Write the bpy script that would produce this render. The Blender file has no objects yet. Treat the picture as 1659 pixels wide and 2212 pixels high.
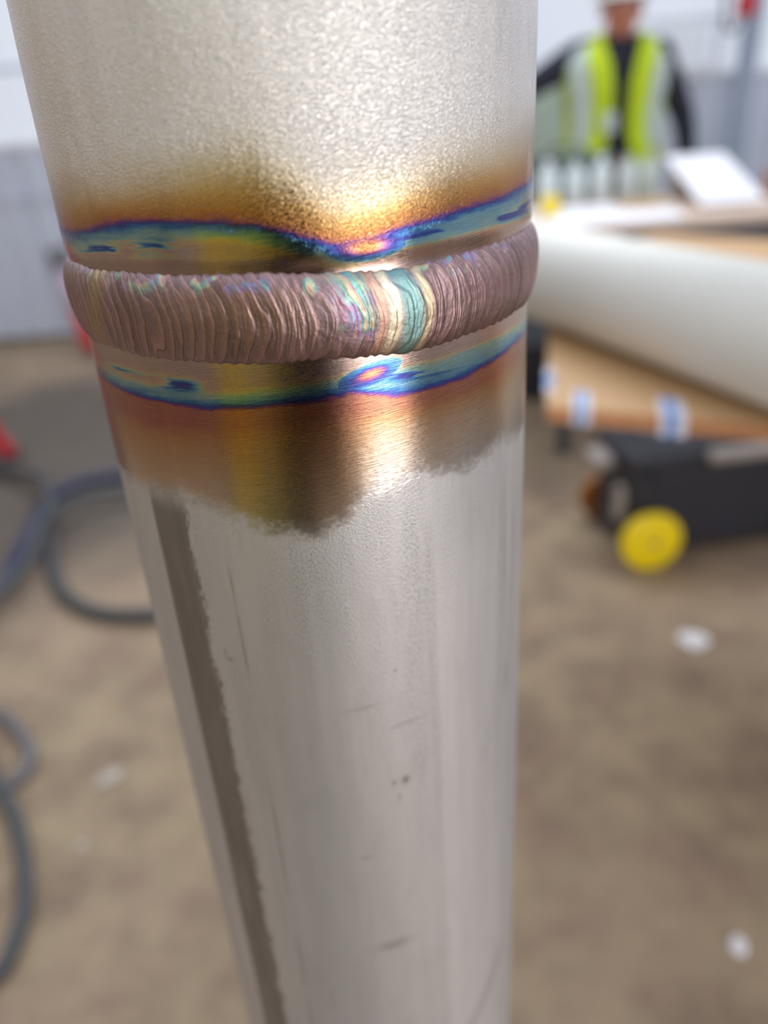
import bpy, bmesh, math, random
import numpy as np
from mathutils import Vector, Matrix, Quaternion

S = bpy.context.scene
COL = S.collection
random.seed(7)
RNG = np.random.default_rng(11)
R = math.radians

# ------------------------------------------------------------------ camera
cam_d = bpy.data.cameras.new('camera')
cam = bpy.data.objects.new('camera', cam_d)
COL.objects.link(cam)
S.camera = cam
cam_d.sensor_width = 36.0
cam_d.sensor_fit = 'AUTO'
cam_d.lens = 36.0 * 1662.0 / 2212.0
cam_d.clip_start = 0.01
cam_d.clip_end = 200
_D = Vector((216.0, 3264.0, 1662.0)).normalized()      # world down as the lens sees it (right, down, forward)
_f = Vector((0, 0, 1.0))
_Y = (_f - _f.dot(_D) * _D).normalized()
_U = -_D
_X = _Y.cross(_U)
right = Vector((_X.x, _Y.x, _U.x)); down = Vector((_X.y, _Y.y, _U.y)); fwd = Vector((_X.z, _Y.z, _U.z))
m = Matrix(((right.x, -down.x, -fwd.x, 0.0), (right.y, -down.y, -fwd.y, 0.0), (right.z, -down.z, -fwd.z, 1.2), (0, 0, 0, 1)))
cam.matrix_world = m
cam_d.dof.use_dof = True
cam_d.dof.focus_distance = 0.160
cam_d.dof.aperture_fstop = 5.8

# ------------------------------------------------------------------ world: pale overcast daylight over the open-topped tent hall
W = bpy.data.worlds.new('overcast'); S.world = W; W.use_nodes = True
bg = W.node_tree.nodes['Background']
bg.inputs[0].default_value = (0.87, 0.92, 1.0, 1)
bg.inputs[1].default_value = 1.04

def area(name, loc, target, sx, sy, power, color):
    l = bpy.data.lights.new(name, 'AREA'); l.shape = 'RECTANGLE'; l.size = sx; l.size_y = sy
    l.energy = power; l.color = color
    o = bpy.data.objects.new(name, l); COL.objects.link(o); o.location = loc
    o.rotation_euler = (Vector(target) - Vector(loc)).to_track_quat('-Z', 'Y').to_euler()
    return o
area('doorway_daylight', (2.02, -2.85, 1.25), (0.0, 0.2, 1.15), 1.25, 2.4, 76, (1.0, 0.95, 0.88))
area('vest_fill_light', (0.3, 3.7, 3.5), (-0.3, -.5, 1.1), 2.2, 1.2, 72, (0.96, 0.98, 1.0))  # added fill lamp, brightens the photographer's vest for the pipe reflection

S.view_settings.view_transform = 'Standard'
S.view_settings.look = 'None'
S.view_settings.gamma = 1
S.view_settings.use_curve_mapping = False
S.view_settings.exposure = 0.0
S.cycles.use_denoising = True
S.cycles.max_bounces = 8
S.cycles.caustics_reflective = False
S.cycles.caustics_refractive = False

# ------------------------------------------------------------------ helpers
def tag(o, label=None, cat=None, group=None, kind=None):
    if label: o['label'] = label
    if cat: o['category'] = cat
    if group: o['group'] = group
    if kind: o['kind'] = kind
    return o

def empty(name, loc=(0, 0, 0), rz=0.0):
    o = bpy.data.objects.new(name, None); COL.objects.link(o)
    o.location = loc; o.rotation_euler = (0, 0, rz); o.empty_display_size = 0.05
    return o

def obj(name, bm, mat, parent=None, smooth=False):
    me = bpy.data.meshes.new(name)
    bmesh.ops.recalc_face_normals(bm, faces=bm.faces)
    bm.to_mesh(me); bm.free()
    if smooth:
        for p in me.polygons: p.use_smooth = True
    if mat: me.materials.append(mat)
    o = bpy.data.objects.new(name, me); COL.objects.link(o)
    if parent: o.parent = parent
    return o

def box_bm(cx, cy, cz, sx, sy, sz, bevel=0.0, seg=2, bm=None, rot=None):
    b = bmesh.new()
    r = bmesh.ops.create_cube(b, size=1.0)
    bmesh.ops.scale(b, vec=(sx, sy, sz), verts=b.verts)
    if bevel > 0:
        bmesh.ops.bevel(b, geom=b.edges[:], offset=bevel, segments=seg, affect='EDGES', profile=0.5)
    if rot: bmesh.ops.rotate(b, cent=(0, 0, 0), matrix=rot, verts=b.verts)
    bmesh.ops.translate(b, vec=(cx, cy, cz), verts=b.verts)
    if bm is None: return b
    me = bpy.data.meshes.new('tmp'); b.to_mesh(me); b.free(); bm.from_mesh(me); bpy.data.meshes.remove(me)
    return bm

def lathe_bm(profile, seg=32, axis='Z', cap=True):
    """profile: list of (r, h)"""
    b = bmesh.new(); rings = []
    for r, h in profile:
        ring = []
        for i in range(seg):
            a = 2 * math.pi * i / seg
            ring.append(b.verts.new((r * math.cos(a), r * math.sin(a), h)))
        rings.append(ring)
    for A, B in zip(rings, rings[1:]):
        for i in range(seg):
            b.faces.new((A[i], A[(i + 1) % seg], B[(i + 1) % seg], B[i]))
    if cap:
        b.faces.new(rings[0]); b.faces.new(rings[-1])
    if axis == 'Y': bmesh.ops.rotate(b, cent=(0, 0, 0), matrix=Matrix.Rotation(R(90), 3, 'X'), verts=b.verts)
    if axis == 'X': bmesh.ops.rotate(b, cent=(0, 0, 0), matrix=Matrix.Rotation(R(90), 3, 'Y'), verts=b.verts)
    return b

def bar_bm(p, q, r0, r1=None, seg=16, bm=None):
    """tapered round bar from p to q"""
    r1 = r0 if r1 is None else r1
    p = Vector(p); q = Vector(q); b = bm or bmesh.new()
    rot = (q - p).to_track_quat('Z', 'Y').to_matrix()
    rings = []
    for c, r in ((p, r0), (q, r1)):
        rings.append([b.verts.new(c + rot @ Vector((r * math.cos(2 * math.pi * i / seg), r * math.sin(2 * math.pi * i / seg), 0))) for i in range(seg)])
    for i in range(seg):
        b.faces.new((rings[0][i], rings[0][(i + 1) % seg], rings[1][(i + 1) % seg], rings[1][i]))
    b.faces.new(rings[0]); b.faces.new(rings[1])
    return b

def beam_bm(p, q, w, d, bevel=0.003):
    p = Vector(p); q = Vector(q)
    L = (q - p).length
    rot = (q - p).to_track_quat('Z', 'Y').to_matrix()
    b = box_bm(0, 0, 0, w, d, L, bevel)
    bmesh.ops.rotate(b, cent=(0, 0, 0), matrix=rot, verts=b.verts)
    bmesh.ops.translate(b, vec=(p + q) / 2, verts=b.verts)
    return b

def spline_pts(pts, n=14):
    P = [Vector(p) for p in pts]; P = [P[0] * 2 - P[1]] + P + [P[-1] * 2 - P[-2]]
    out = []
    for i in range(1, len(P) - 2):
        for k in range(n):
            t = k / n
            out.append(0.5 * ((2 * P[i]) + (P[i + 1] - P[i - 1]) * t + (2 * P[i - 1] - 5 * P[i] + 4 * P[i + 1] - P[i + 2]) * t * t
                              + (-P[i - 1] + 3 * P[i] - 3 * P[i + 1] + P[i + 2]) * t ** 3))
    out.append(P[-2]); return out

def tube_bm(pts, r, seg=12):
    b = bmesh.new(); rings = []
    up = Vector((0, 0, 1))
    for i, p in enumerate(pts):
        d = (pts[min(i + 1, len(pts) - 1)] - pts[max(i - 1, 0)]).normalized()
        s = d.cross(up)
        s = s.normalized() if s.length > 1e-4 else Vector((1, 0, 0))
        u = s.cross(d)
        rings.append([b.verts.new(p + s * (r * math.cos(2 * math.pi * k / seg)) + u * (r * math.sin(2 * math.pi * k / seg))) for k in range(seg)])
    for A, B in zip(rings, rings[1:]):
        for k in range(seg): b.faces.new((A[k], A[(k + 1) % seg], B[(k + 1) % seg], B[k]))
    b.faces.new(rings[0]); b.faces.new(rings[-1])
    return b

# ---- tiny node language
class NT:
    def __init__(self, name):
        self.m = bpy.data.materials.new(name); self.m.use_nodes = True
        self.t = self.m.node_tree; self.t.nodes.clear()
        self.out = self.t.nodes.new('ShaderNodeOutputMaterial')
    def n(self, kind, **kw):
        x = self.t.nodes.new(kind)
        for k, v in kw.items(): setattr(x, k, v)
        return x
    def put(self, sock, v):
        if hasattr(v, 'is_output') or isinstance(v, bpy.types.NodeSocket): self.t.links.new(v, sock)
        elif isinstance(v, (tuple, list)): sock.default_value = (*v, 1.0) if (len(v) == 3 and len(sock.default_value) == 4) else v
        else: sock.default_value = v
    def math(self, op, a, b=0.0, c=0.0, clamp=False):
        x = self.n('ShaderNodeMath', operation=op, use_clamp=clamp)
        self.put(x.inputs[0], a); self.put(x.inputs[1], b); self.put(x.inputs[2], c); return x.outputs[0]
    def mix(self, f, a, b, mode='MIX'):
        x = self.n('ShaderNodeMix', data_type='RGBA', blend_type=mode)
        self.put(x.inputs[0], f); self.put(x.inputs[6], a); self.put(x.inputs[7], b); return x.outputs[2]
    def ss(self, v, lo, hi):      # smoothstep
        x = self.n('ShaderNodeMapRange', interpolation_type='SMOOTHSTEP')
        self.put(x.inputs[0], v); self.put(x.inputs[1], lo); self.put(x.inputs[2], hi); x.inputs[3].default_value = 0; x.inputs[4].default_value = 1
        return x.outputs[0]
    def noise(self, vec, scale, detail=4.0, rough=0.5, dist=0.0):
        x = self.n('ShaderNodeTexNoise'); self.put(x.inputs['Vector'], vec)
        self.put(x.inputs['Scale'], scale); self.put(x.inputs['Detail'], detail); self.put(x.inputs['Roughness'], rough); self.put(x.inputs['Distortion'], dist)
        return x.outputs[0]
    def comb(self, x, y, z=0.0):
        c = self.n('ShaderNodeCombineXYZ'); self.put(c.inputs[0], x); self.put(c.inputs[1], y); self.put(c.inputs[2], z); return c.outputs[0]
    def sep(self, v):
        c = self.n('ShaderNodeSeparateXYZ'); self.put(c.inputs[0], v); return c.outputs
    def uv(self): return self.n('ShaderNodeUVMap').outputs[0]
    def obj(self): return self.n('ShaderNodeTexCoord').outputs['Object']
    def geo(self): return self.n('ShaderNodeNewGeometry').outputs['Position']
    def attr(self, name): return self.n('ShaderNodeAttribute', attribute_name=name)
    def ramp(self, f, stops, interp='LINEAR'):
        x = self.n('ShaderNodeValToRGB'); cr = x.color_ramp; cr.interpolation = interp
        while len(cr.elements) < len(stops): cr.elements.new(0.5)
        for e, (p, c) in zip(cr.elements, stops): e.position = p; e.color = (*c, 1)
        self.put(x.inputs[0], f); return x.outputs[0]
    def bump(self, h, dist, strength=1.0, normal=None):
        x = self.n('ShaderNodeBump'); self.put(x.inputs['Height'], h); x.inputs['Distance'].default_value = dist
        self.put(x.inputs['Strength'], strength)
        if normal is not None: self.put(x.inputs['Normal'], normal)
        return x.outputs[0]
    def bsdf(self, color, rough=0.5, metal=0.0, normal=None, **kw):
        x = self.n('ShaderNodeBsdfPrincipled')
        self.put(x.inputs['Base Color'], color); self.put(x.inputs['Roughness'], rough); self.put(x.inputs['Metallic'], metal)
        if normal is not None: self.put(x.inputs['Normal'], normal)
        for k, v in kw.items(): self.put(x.inputs[k.replace('_', ' ')], v)
        self.t.links.new(x.outputs[0], self.out.inputs[0]); return x

def srgb(r, g, b):
    f = lambda c: (c / 255) / 12.92 if c / 255 <= 0.04045 else ((c / 255 + 0.055) / 1.055) ** 2.4
    return (f(r), f(g), f(b))

def simple(name, col, rough=0.6, metal=0.0, var=0.12, scale=18.0, bump=0.0):
    n = NT(name); v = n.obj()
    f = n.noise(v, scale, 4)
    dark = tuple(c * (1 - var) for c in col); lite = tuple(min(1, c * (1 + var)) for c in col)
    nm = n.bump(n.noise(v, scale * 6, 3), bump) if bump else None
    n.bsdf(n.mix(f, dark, lite), rough, metal, nm); return n.m

# ------------------------------------------------------------------ materials of the pipe
PCX, PCY, WZ = -0.01595, 0.2097, 1.1664           # pipe axis and height of the weld
BASE_A = math.atan2(-PCY, -PCX)                   # direction from the axis towards the photographer

OX = [  # oxide film thickness -> colour of the metal under it
    (0.00, (.86, .83, .81)), (0.10, (.80, .74, .66)), (0.22, (.70, .58, .42)), (0.34, (.56, .35, .15)), (0.44, (.46, .22, .08)),
    (0.50, (.36, .14, .12)), (0.54, (.20, .08, .22)), (0.58, (.06, .07, .30)), (0.64, (.07, .19, .42)), (0.70, (.17, .33, .44)),
    (0.76, (.26, .42, .43)), (0.82, (.42, .44, .31)), (0.87, (.50, .40, .26)), (0.92, (.46, .34, .30)), (1.00, (.40, .31, .31))]

OX2 = [(0.00, (.555, .55, .575)), (0.08, (.56, .54, .54)), (0.20, (.55, .45, .37)), (0.32, (.49, .33, .22)), (0.42, (.45, .25, .14))] + OX[5:]
def pipe_material(name, upper):
    n = NT(name)
    uv = n.uv(); u, v, _ = n.sep(uv)               # millimetres round the pipe / above the weld
    ox = n.attr('oxide').outputs['Fac']; br = n.attr('brushed').outputs['Fac']; st = n.attr('streak').outputs['Fac']
    # brushing: fine scratches running round the pipe, slightly rising to the right
    v2 = n.math('SUBTRACT', v, n.math('MULTIPLY', u, 0.10))
    bvec = n.comb(n.math('MULTIPLY', u, 0.16), n.math('MULTIPLY', v2, 3.4))
    bvec2 = n.comb(n.math('MULTIPLY', u, 0.35), n.math('MULTIPLY', v2, 9.0), 3.0)
    brush = n.math('ADD', n.math('MULTIPLY', n.noise(bvec, 1.0, 4, .6), 0.65), n.math('MULTIPLY', n.noise(bvec2, 1.0, 3, .6), 0.35))
    if upper:
        # wrinkled blasted skin, creases about a millimetre long rising to the right
        uu = n.math('ADD', n.math('MULTIPLY', u, 0.85), n.math('MULTIPLY', v, 0.40))
        vv = n.math('SUBTRACT', n.math('MULTIPLY', v, 1.15), n.math('MULTIPLY', u, 0.45))
        gv = n.comb(n.math('MULTIPLY', uu, 0.8), n.math('MULTIPLY', vv, 1.25))
        g1 = n.noise(gv, 1.5, 3.5, .58, 0.7); g2 = n.noise(uv, 3.2, 2, .5, 0.3)
        grain = n.math('ADD', n.math('MULTIPLY', n.math('ABSOLUTE', n.math('SUBTRACT', g1, .5)), 1.6), n.math('MULTIPLY', g2, 0.35))
        gdist, rough0 = 0.00029, n.math('SUBTRACT', 0.33, n.math('MULTIPLY', n.ss(ox, .0, .28), .20))
    else:
        g1 = n.noise(uv, 2.1, 2.5, .55, 0.3)
        patch = n.noise(n.comb(n.math('MULTIPLY', u, 0.14), n.math('MULTIPLY', v, 0.025)), 1.0, 2, .5)
        fade = n.math('ADD', 0.50, n.math('MULTIPLY', n.ss(patch, .35, .62), 0.35))
        grain = n.math('MULTIPLY', g1, fade)
        gdist, rough0 = 0.00019, 0.48
    nb = n.math('SUBTRACT', 1.0, br)
    h = n.math('ADD', n.math('MULTIPLY', n.math('MULTIPLY', n.math('MULTIPLY', grain, nb), n.math('SUBTRACT', 1.0, n.math('MULTIPLY', n.ss(ox, .0, .30), .56))), gdist * 1e4), n.math('MULTIPLY', n.math('MULTIPLY', brush, br), 0.62))
    nrm = n.bump(h, 0.0001, 1.0)
    # colour
    jit = n.math('MULTIPLY', n.math('SUBTRACT', n.noise(uv, 2.2, 3, .6), .5), 0.055)
    jb = n.math('MULTIPLY', n.math('MULTIPLY', n.math('SUBTRACT', brush, .5), 0.16), br)
    oxj = n.math('MULTIPLY', n.ss(ox, 0.01, 0.12), n.math('ADD', jit, jb))
    col = n.ramp(n.math('ADD', ox, oxj), OX if upper else OX2)
    # long mill streaks, faint dirt and speckles
    sv = n.comb(n.math('MULTIPLY', u, 0.30), n.math('MULTIPLY', v, 0.006), 5.0)
    sn = n.noise(sv, 1.0, 4, .6)
    dirt = n.ss(n.noise(n.comb(n.math('MULTIPLY', u, 0.10), n.math('MULTIPLY', v, 0.035), 9.0), 1.0, 5, .65), .52, .78)
    f = n.math('ADD', n.math('MULTIPLY', n.math('SUBTRACT', sn, .5), 0.20 if upper else 0.16), n.math('MULTIPLY', dirt, -0.16 if upper else -0.10))
    f = n.math('ADD', f, 1.0)
    spots = n.ss(n.noise(uv, 0.55, 2, .5), .74, .80)
    f = n.math('MULTIPLY', f, n.math('SUBTRACT', 1.0, n.math('MULTIPLY', spots, .30)))
    if not upper:
        f = n.math('ADD', f, n.math('MULTIPLY', n.attr('pale').outputs['Fac'], .13))     # bright reflection down the right flank, painted into the colour
        # pits holding dirt where the skin is grainy
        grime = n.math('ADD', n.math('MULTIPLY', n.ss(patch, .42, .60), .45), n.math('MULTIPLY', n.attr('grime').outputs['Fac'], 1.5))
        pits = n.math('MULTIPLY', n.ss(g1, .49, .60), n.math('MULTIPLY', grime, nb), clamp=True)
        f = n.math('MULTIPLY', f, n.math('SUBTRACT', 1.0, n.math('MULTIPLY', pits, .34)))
    col = n.mix(1.0, col, n.comb(f, f, f), 'MULTIPLY')
    col = n.mix(st, col, (.115, .092, .078))
    rough = n.math('ADD', n.math('MULTIPLY', nb, rough0), n.math('MULTIPLY', br, 0.13))
    n.bsdf(col, rough, 1.0 if upper else n.math('ADD', .70, n.math('MULTIPLY', br, .30)), nrm)
    return n.m

M = {}
M['upper'] = pipe_material('blasted_stainless', True)
M['lower'] = pipe_material('mill_stainless', False)

def weld_material():
    n = NT('weld_metal'); uv = n.uv()
    c = n.attr('tint').outputs['Color']
    g = n.noise(uv, 5.0, 4, .6); g2 = n.noise(uv, 1.3, 3, .6)
    c2 = n.mix(n.math('MULTIPLY', n.ss(g, .5, .75), .45), c, (.16, .10, .10))
    c2 = n.mix(n.math('MULTIPLY', n.ss(g2, .5, .8), .35), c2, (.62, .38, .34))
    n.bsdf(c2, n.math('ADD', 0.24, n.math('MULTIPLY', g, 0.22)), 1.0, n.bump(n.math('ADD', g, g2), 0.00006))
    return n.m
M['weld'] = weld_material()

# ------------------------------------------------------------------ structure: floor, walls
n = NT('dusty_floor'); p = n.geo(); x, y, z = n.sep(p)
a = n.noise(p, 6.0, 6, .62); b = n.noise(p, 22.0, 5, .6); c = n.noise(p, 1.3, 3, .5)
col = n.mix(n.ss(a, .32, .68), srgb(128, 109, 93), srgb(164, 146, 119))
col = n.mix(n.math('MULTIPLY', n.ss(b, .42, .62), .35), col, srgb(164, 142, 118))
col = n.mix(n.math('MULTIPLY', n.ss(c, .45, .65), .5), col, srgb(170, 146, 126))
# shaded floor round the hoses, painted into the colour with a ragged outline
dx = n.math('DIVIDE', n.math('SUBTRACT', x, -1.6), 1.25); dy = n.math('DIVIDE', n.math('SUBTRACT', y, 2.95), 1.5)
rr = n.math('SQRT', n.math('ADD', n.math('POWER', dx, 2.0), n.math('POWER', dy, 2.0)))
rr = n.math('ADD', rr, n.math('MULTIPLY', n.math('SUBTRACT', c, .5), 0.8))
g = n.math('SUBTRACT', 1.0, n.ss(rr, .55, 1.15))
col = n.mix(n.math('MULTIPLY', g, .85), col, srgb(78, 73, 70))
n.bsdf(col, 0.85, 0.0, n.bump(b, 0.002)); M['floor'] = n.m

n = NT('pale_cladding'); v = n.obj()
n.bsdf(n.mix(n.noise(v, 3.0, 3), srgb(198, 206, 224), srgb(214, 221, 236)), .45, 0.0); M['clad'] = n.m
n = NT('white_lining'); v = n.obj()
n.bsdf(n.mix(n.noise(v, 2.0, 3), srgb(236, 240, 250), srgb(247, 250, 255)), .6, 0.0); M['lining'] = n.m
# translucent daylight sheet
n = NT('translucent_sheet')
tr = n.n('ShaderNodeBsdfTranslucent'); tr.inputs[0].default_value = (.97, .98, 1.0, 1)
df = n.n('ShaderNodeBsdfDiffuse'); df.inputs[0].default_value = (.9, .93, 1.0, 1)
mx = n.n('ShaderNodeMixShader'); mx.inputs[0].default_value = .20
n.t.links.new(tr.outputs[0], mx.inputs[1]); n.t.links.new(df.outputs[0], mx.inputs[2]); n.t.links.new(mx.outputs[0], n.out.inputs[0]); M['sheet'] = n.m
M['post'] = simple('blue_grey_steel', srgb(160, 174, 196), .45, 0.0)
M['base'] = simple('wall_kerb', srgb(84, 78, 70), .8)

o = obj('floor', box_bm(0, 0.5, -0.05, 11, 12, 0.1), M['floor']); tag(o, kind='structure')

WY = 5.32
def corrug(x0, x1, z0, z1, y, pitch, depth, mat, parent, name):
    """trapezoid-profile sheet with real thickness"""
    b = bmesh.new(); xs = []
    k = 0; x = x0
    prof = [(0, 0), (.30, 0), (.42, 1), (.88, 1)]
    while x < x1 - 1e-6:
        for fx, d in prof:
            xx = x + fx * pitch
            if xx <= x1: xs.append((xx, d))
        x += pitch
    xs.append((x1, 0))
    fr = []; 
    for off in (0.0, 0.004):
        lo = [b.verts.new((xx, y - d * depth + off, z0)) for xx, d in xs]
        hi = [b.verts.new((xx, y - d * depth + off, z1)) for xx, d in xs]
        fr.append((lo, hi))
    for lo, hi in fr:
        for i in range(len(xs) - 1): b.faces.new((lo[i], lo[i + 1], hi[i + 1], hi[i]))
    (l0, h0), (l1, h1) = fr
    for i in range(len(xs) - 1):
        b.faces.new((l0[i], l0[i + 1], l1[i + 1], l1[i])); b.faces.new((h0[i], h0[i + 1], h1[i + 1], h1[i]))
    b.faces.new((l0[0], h0[0], h1[0], l1[0])); b.faces.new((l0[-1], h0[-1], h1[-1], l1[-1]))
    return obj(name, b, mat, parent)

wall = obj('wall_back', box_bm(0, WY + 0.10, 0.04, 10.2, 0.16, 0.08), M['base']); tag(wall, kind='structure')
for i in range(5):
    x0 = -5.0 + i
    corrug(x0 + .004, x0 + .998, 0.03, 1.19, WY, 0.1667, 0.03, M['clad'], wall, 'cladding_sheet')
for i in range(5):
    x0 = 0.0 + i
    corrug(x0 + .004, x0 + .998, 0.03, 1.33, WY, 0.25, 0.03, M['clad'], wall, 'cladding_sheet')
for i in range(10):
    x0 = -5.0 + i; zb = 1.20 if i < 5 else 1.34
    obj('daylight_sheet', box_bm(x0 + .5, WY + .02, (zb + 3.4) / 2, .985, .012, 3.4 - zb), M['sheet'], wall)
for zz in (1.195, 2.3):
    obj('rail', box_bm(-2.5, WY - .015, zz, 5.0, .04, .035, .004), M['lining'], wall)
obj('rail', box_bm(-3.4, WY - .03, 0.90, 3.2, .02, .02, .004), M['clad'], wall)
obj('rail', box_bm(-3.4, WY - .03, 1.60, 3.2, .02, .03, .004), M['clad'], wall)
obj('rail', box_bm(2.5, WY - .015, 1.335, 5.0, .04, .035, .004), M['lining'], wall)
wl = obj('wall_left', box_bm(-4.6, 0.5, 1.7, .08, 10, 3.4), simple('buff_lining', srgb(186, 172, 152), .7, var=.05, scale=2)); tag(wl, kind='structure')
wr = obj('wall_right', box_bm(4.2, 0.5, 1.7, .08, 10, 3.4), M['lining']); tag(wr, kind='structure')
b = box_bm(-1.7, -3.5, 1.7, 5.8, .08, 3.4); box_bm(3.52, -3.5, 1.7, 1.24, .08, 3.4, bm=b); box_bm(2.05, -3.5, 3.0, 1.7, .08, .8, bm=b)
wf = obj('wall_front', b, M['lining']); tag(wf, kind='structure')

# ------------------------------------------------------------------ the welded pipe
def grid_noise(U, V, su, sv, seed, oct=4):
    """smooth value noise on millimetre coordinates, 0..1"""
    out = np.zeros_like(U); amp = 1.0; tot = 0
    for o_ in range(oct):
        r = np.random.default_rng(seed * 31 + o_); G = r.random((256, 256))
        a = U / su * 2 ** o_ + 100; c = V / sv * 2 ** o_ + 100
        i = np.floor(a).astype(int); j = np.floor(c).astype(int); fa = a - i; fc = c - j
        fa = fa * fa * (3 - 2 * fa); fc = fc * fc * (3 - 2 * fc)
        i0, i1, j0, j1 = i % 256, (i + 1) % 256, j % 256, (j + 1) % 256
        out += amp * ((G[i0, j0] * (1 - fa) + G[i1, j0] * fa) * (1 - fc) + (G[i0, j1] * (1 - fa) + G[i1, j1] * fa) * fc)
        tot += amp; amp *= 0.5
    return out / tot

def sst(x, a, b):
    t = np.clip((x - a) / (b - a), 0, 1); return t * t * (3 - 2 * t)

def surface(name, PHI, Z, RAD, mat, parent, attrs=None, color=None, closed=True):
    """grid mesh round the pipe axis; PHI in degrees from the camera side, Z metres, RAD metres, arrays (nphi, nz)"""
    nu, nv = PHI.shape
    A = BASE_A + np.radians(PHI)
    co = np.stack([RAD * np.cos(A), RAD * np.sin(A), Z], -1).reshape(-1, 3)
    i, j = np.meshgrid(np.arange(nu - 1), np.arange(nv - 1), indexing='ij')
    q = np.stack([i * nv + j, (i + 1) * nv + j, (i + 1) * nv + j + 1, i * nv + j + 1], -1).reshape(-1, 4)
    me = bpy.data.meshes.new(name)
    me.vertices.add(len(co)); me.vertices.foreach_set('co', co.ravel().astype(np.float32))
    me.loops.add(q.size); me.loops.foreach_set('vertex_index', q.ravel().astype(np.int32))
    me.polygons.add(len(q)); me.polygons.foreach_set('loop_start', (np.arange(len(q)) * 4).astype(np.int32))
    me.polygons.foreach_set('use_smooth', np.ones(len(q), dtype=bool))
    me.update(); me.validate()
    U = np.radians(PHI) * 57.15; V = (Z - WZ) * 1000
    uvl = me.uv_layers.new(name='UVMap')
    uv = np.stack([U.ravel()[q.ravel()], V.ravel()[q.ravel()]], -1)
    uvl.data.foreach_set('uv', uv.ravel().astype(np.float32))
    for k, arr in (attrs or {}).items():
        at = me.attributes.new(k, 'FLOAT', 'POINT'); at.data.foreach_set('value', arr.ravel().astype(np.float32))
    if color is not None:
        at = me.attributes.new('tint', 'FLOAT_COLOR', 'POINT')
        at.data.foreach_set('color', np.concatenate([color.reshape(-1, 3), np.ones((len(co), 1))], 1).ravel().astype(np.float32))
    me.materials.append(mat)
    ob = bpy.data.objects.new(name, me); COL.objects.link(ob); ob.parent = parent
    return ob

def phis(fine, lo=-88, hi=88):
    return np.concatenate([np.linspace(-180, lo, 14)[:-1], np.arange(lo, hi, fine), np.linspace(hi, 180, 14)])

pipe = empty('steel_pipe', (PCX, PCY, 0))
tag(pipe, 'upright stainless steel pipe with a heat-tinted mauve weld bead round it, in sharp focus', 'pipe')

ip = lambda ph, pts: np.interp(ph, [a for a, _ in pts], [b for _, b in pts])
TEAL_U = [(-60, 17.0), (-52, 17.5), (-30, 20), (-15, 19.2), (-8, 18.1), (0, 15.8), (7, 13.4), (13, 14.2), (20, 15.9), (34, 17.8), (52, 18.9), (66, 20)]
STRAW_U = [(-62, 32.5), (-30, 32.5), (-8, 39), (5, 30), (18, 31), (35, 35), (71, 40)]
TEAL_L = [(-61, 17.8), (-37, 18.3), (-24, 19.4), (-10, 18.2), (6, 16.8), (18, 19.0), (34, 18.6), (56, 16.6)]
END_L = [(-54, 42.6), (-35, 40.0), (-21, 44.4), (-12.6, 47.6), (-2, 48.6), (3, 46.5), (8, 41.5), (20, 38.8), (33, 39.7), (48, 38.9), (61, 40)]

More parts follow.
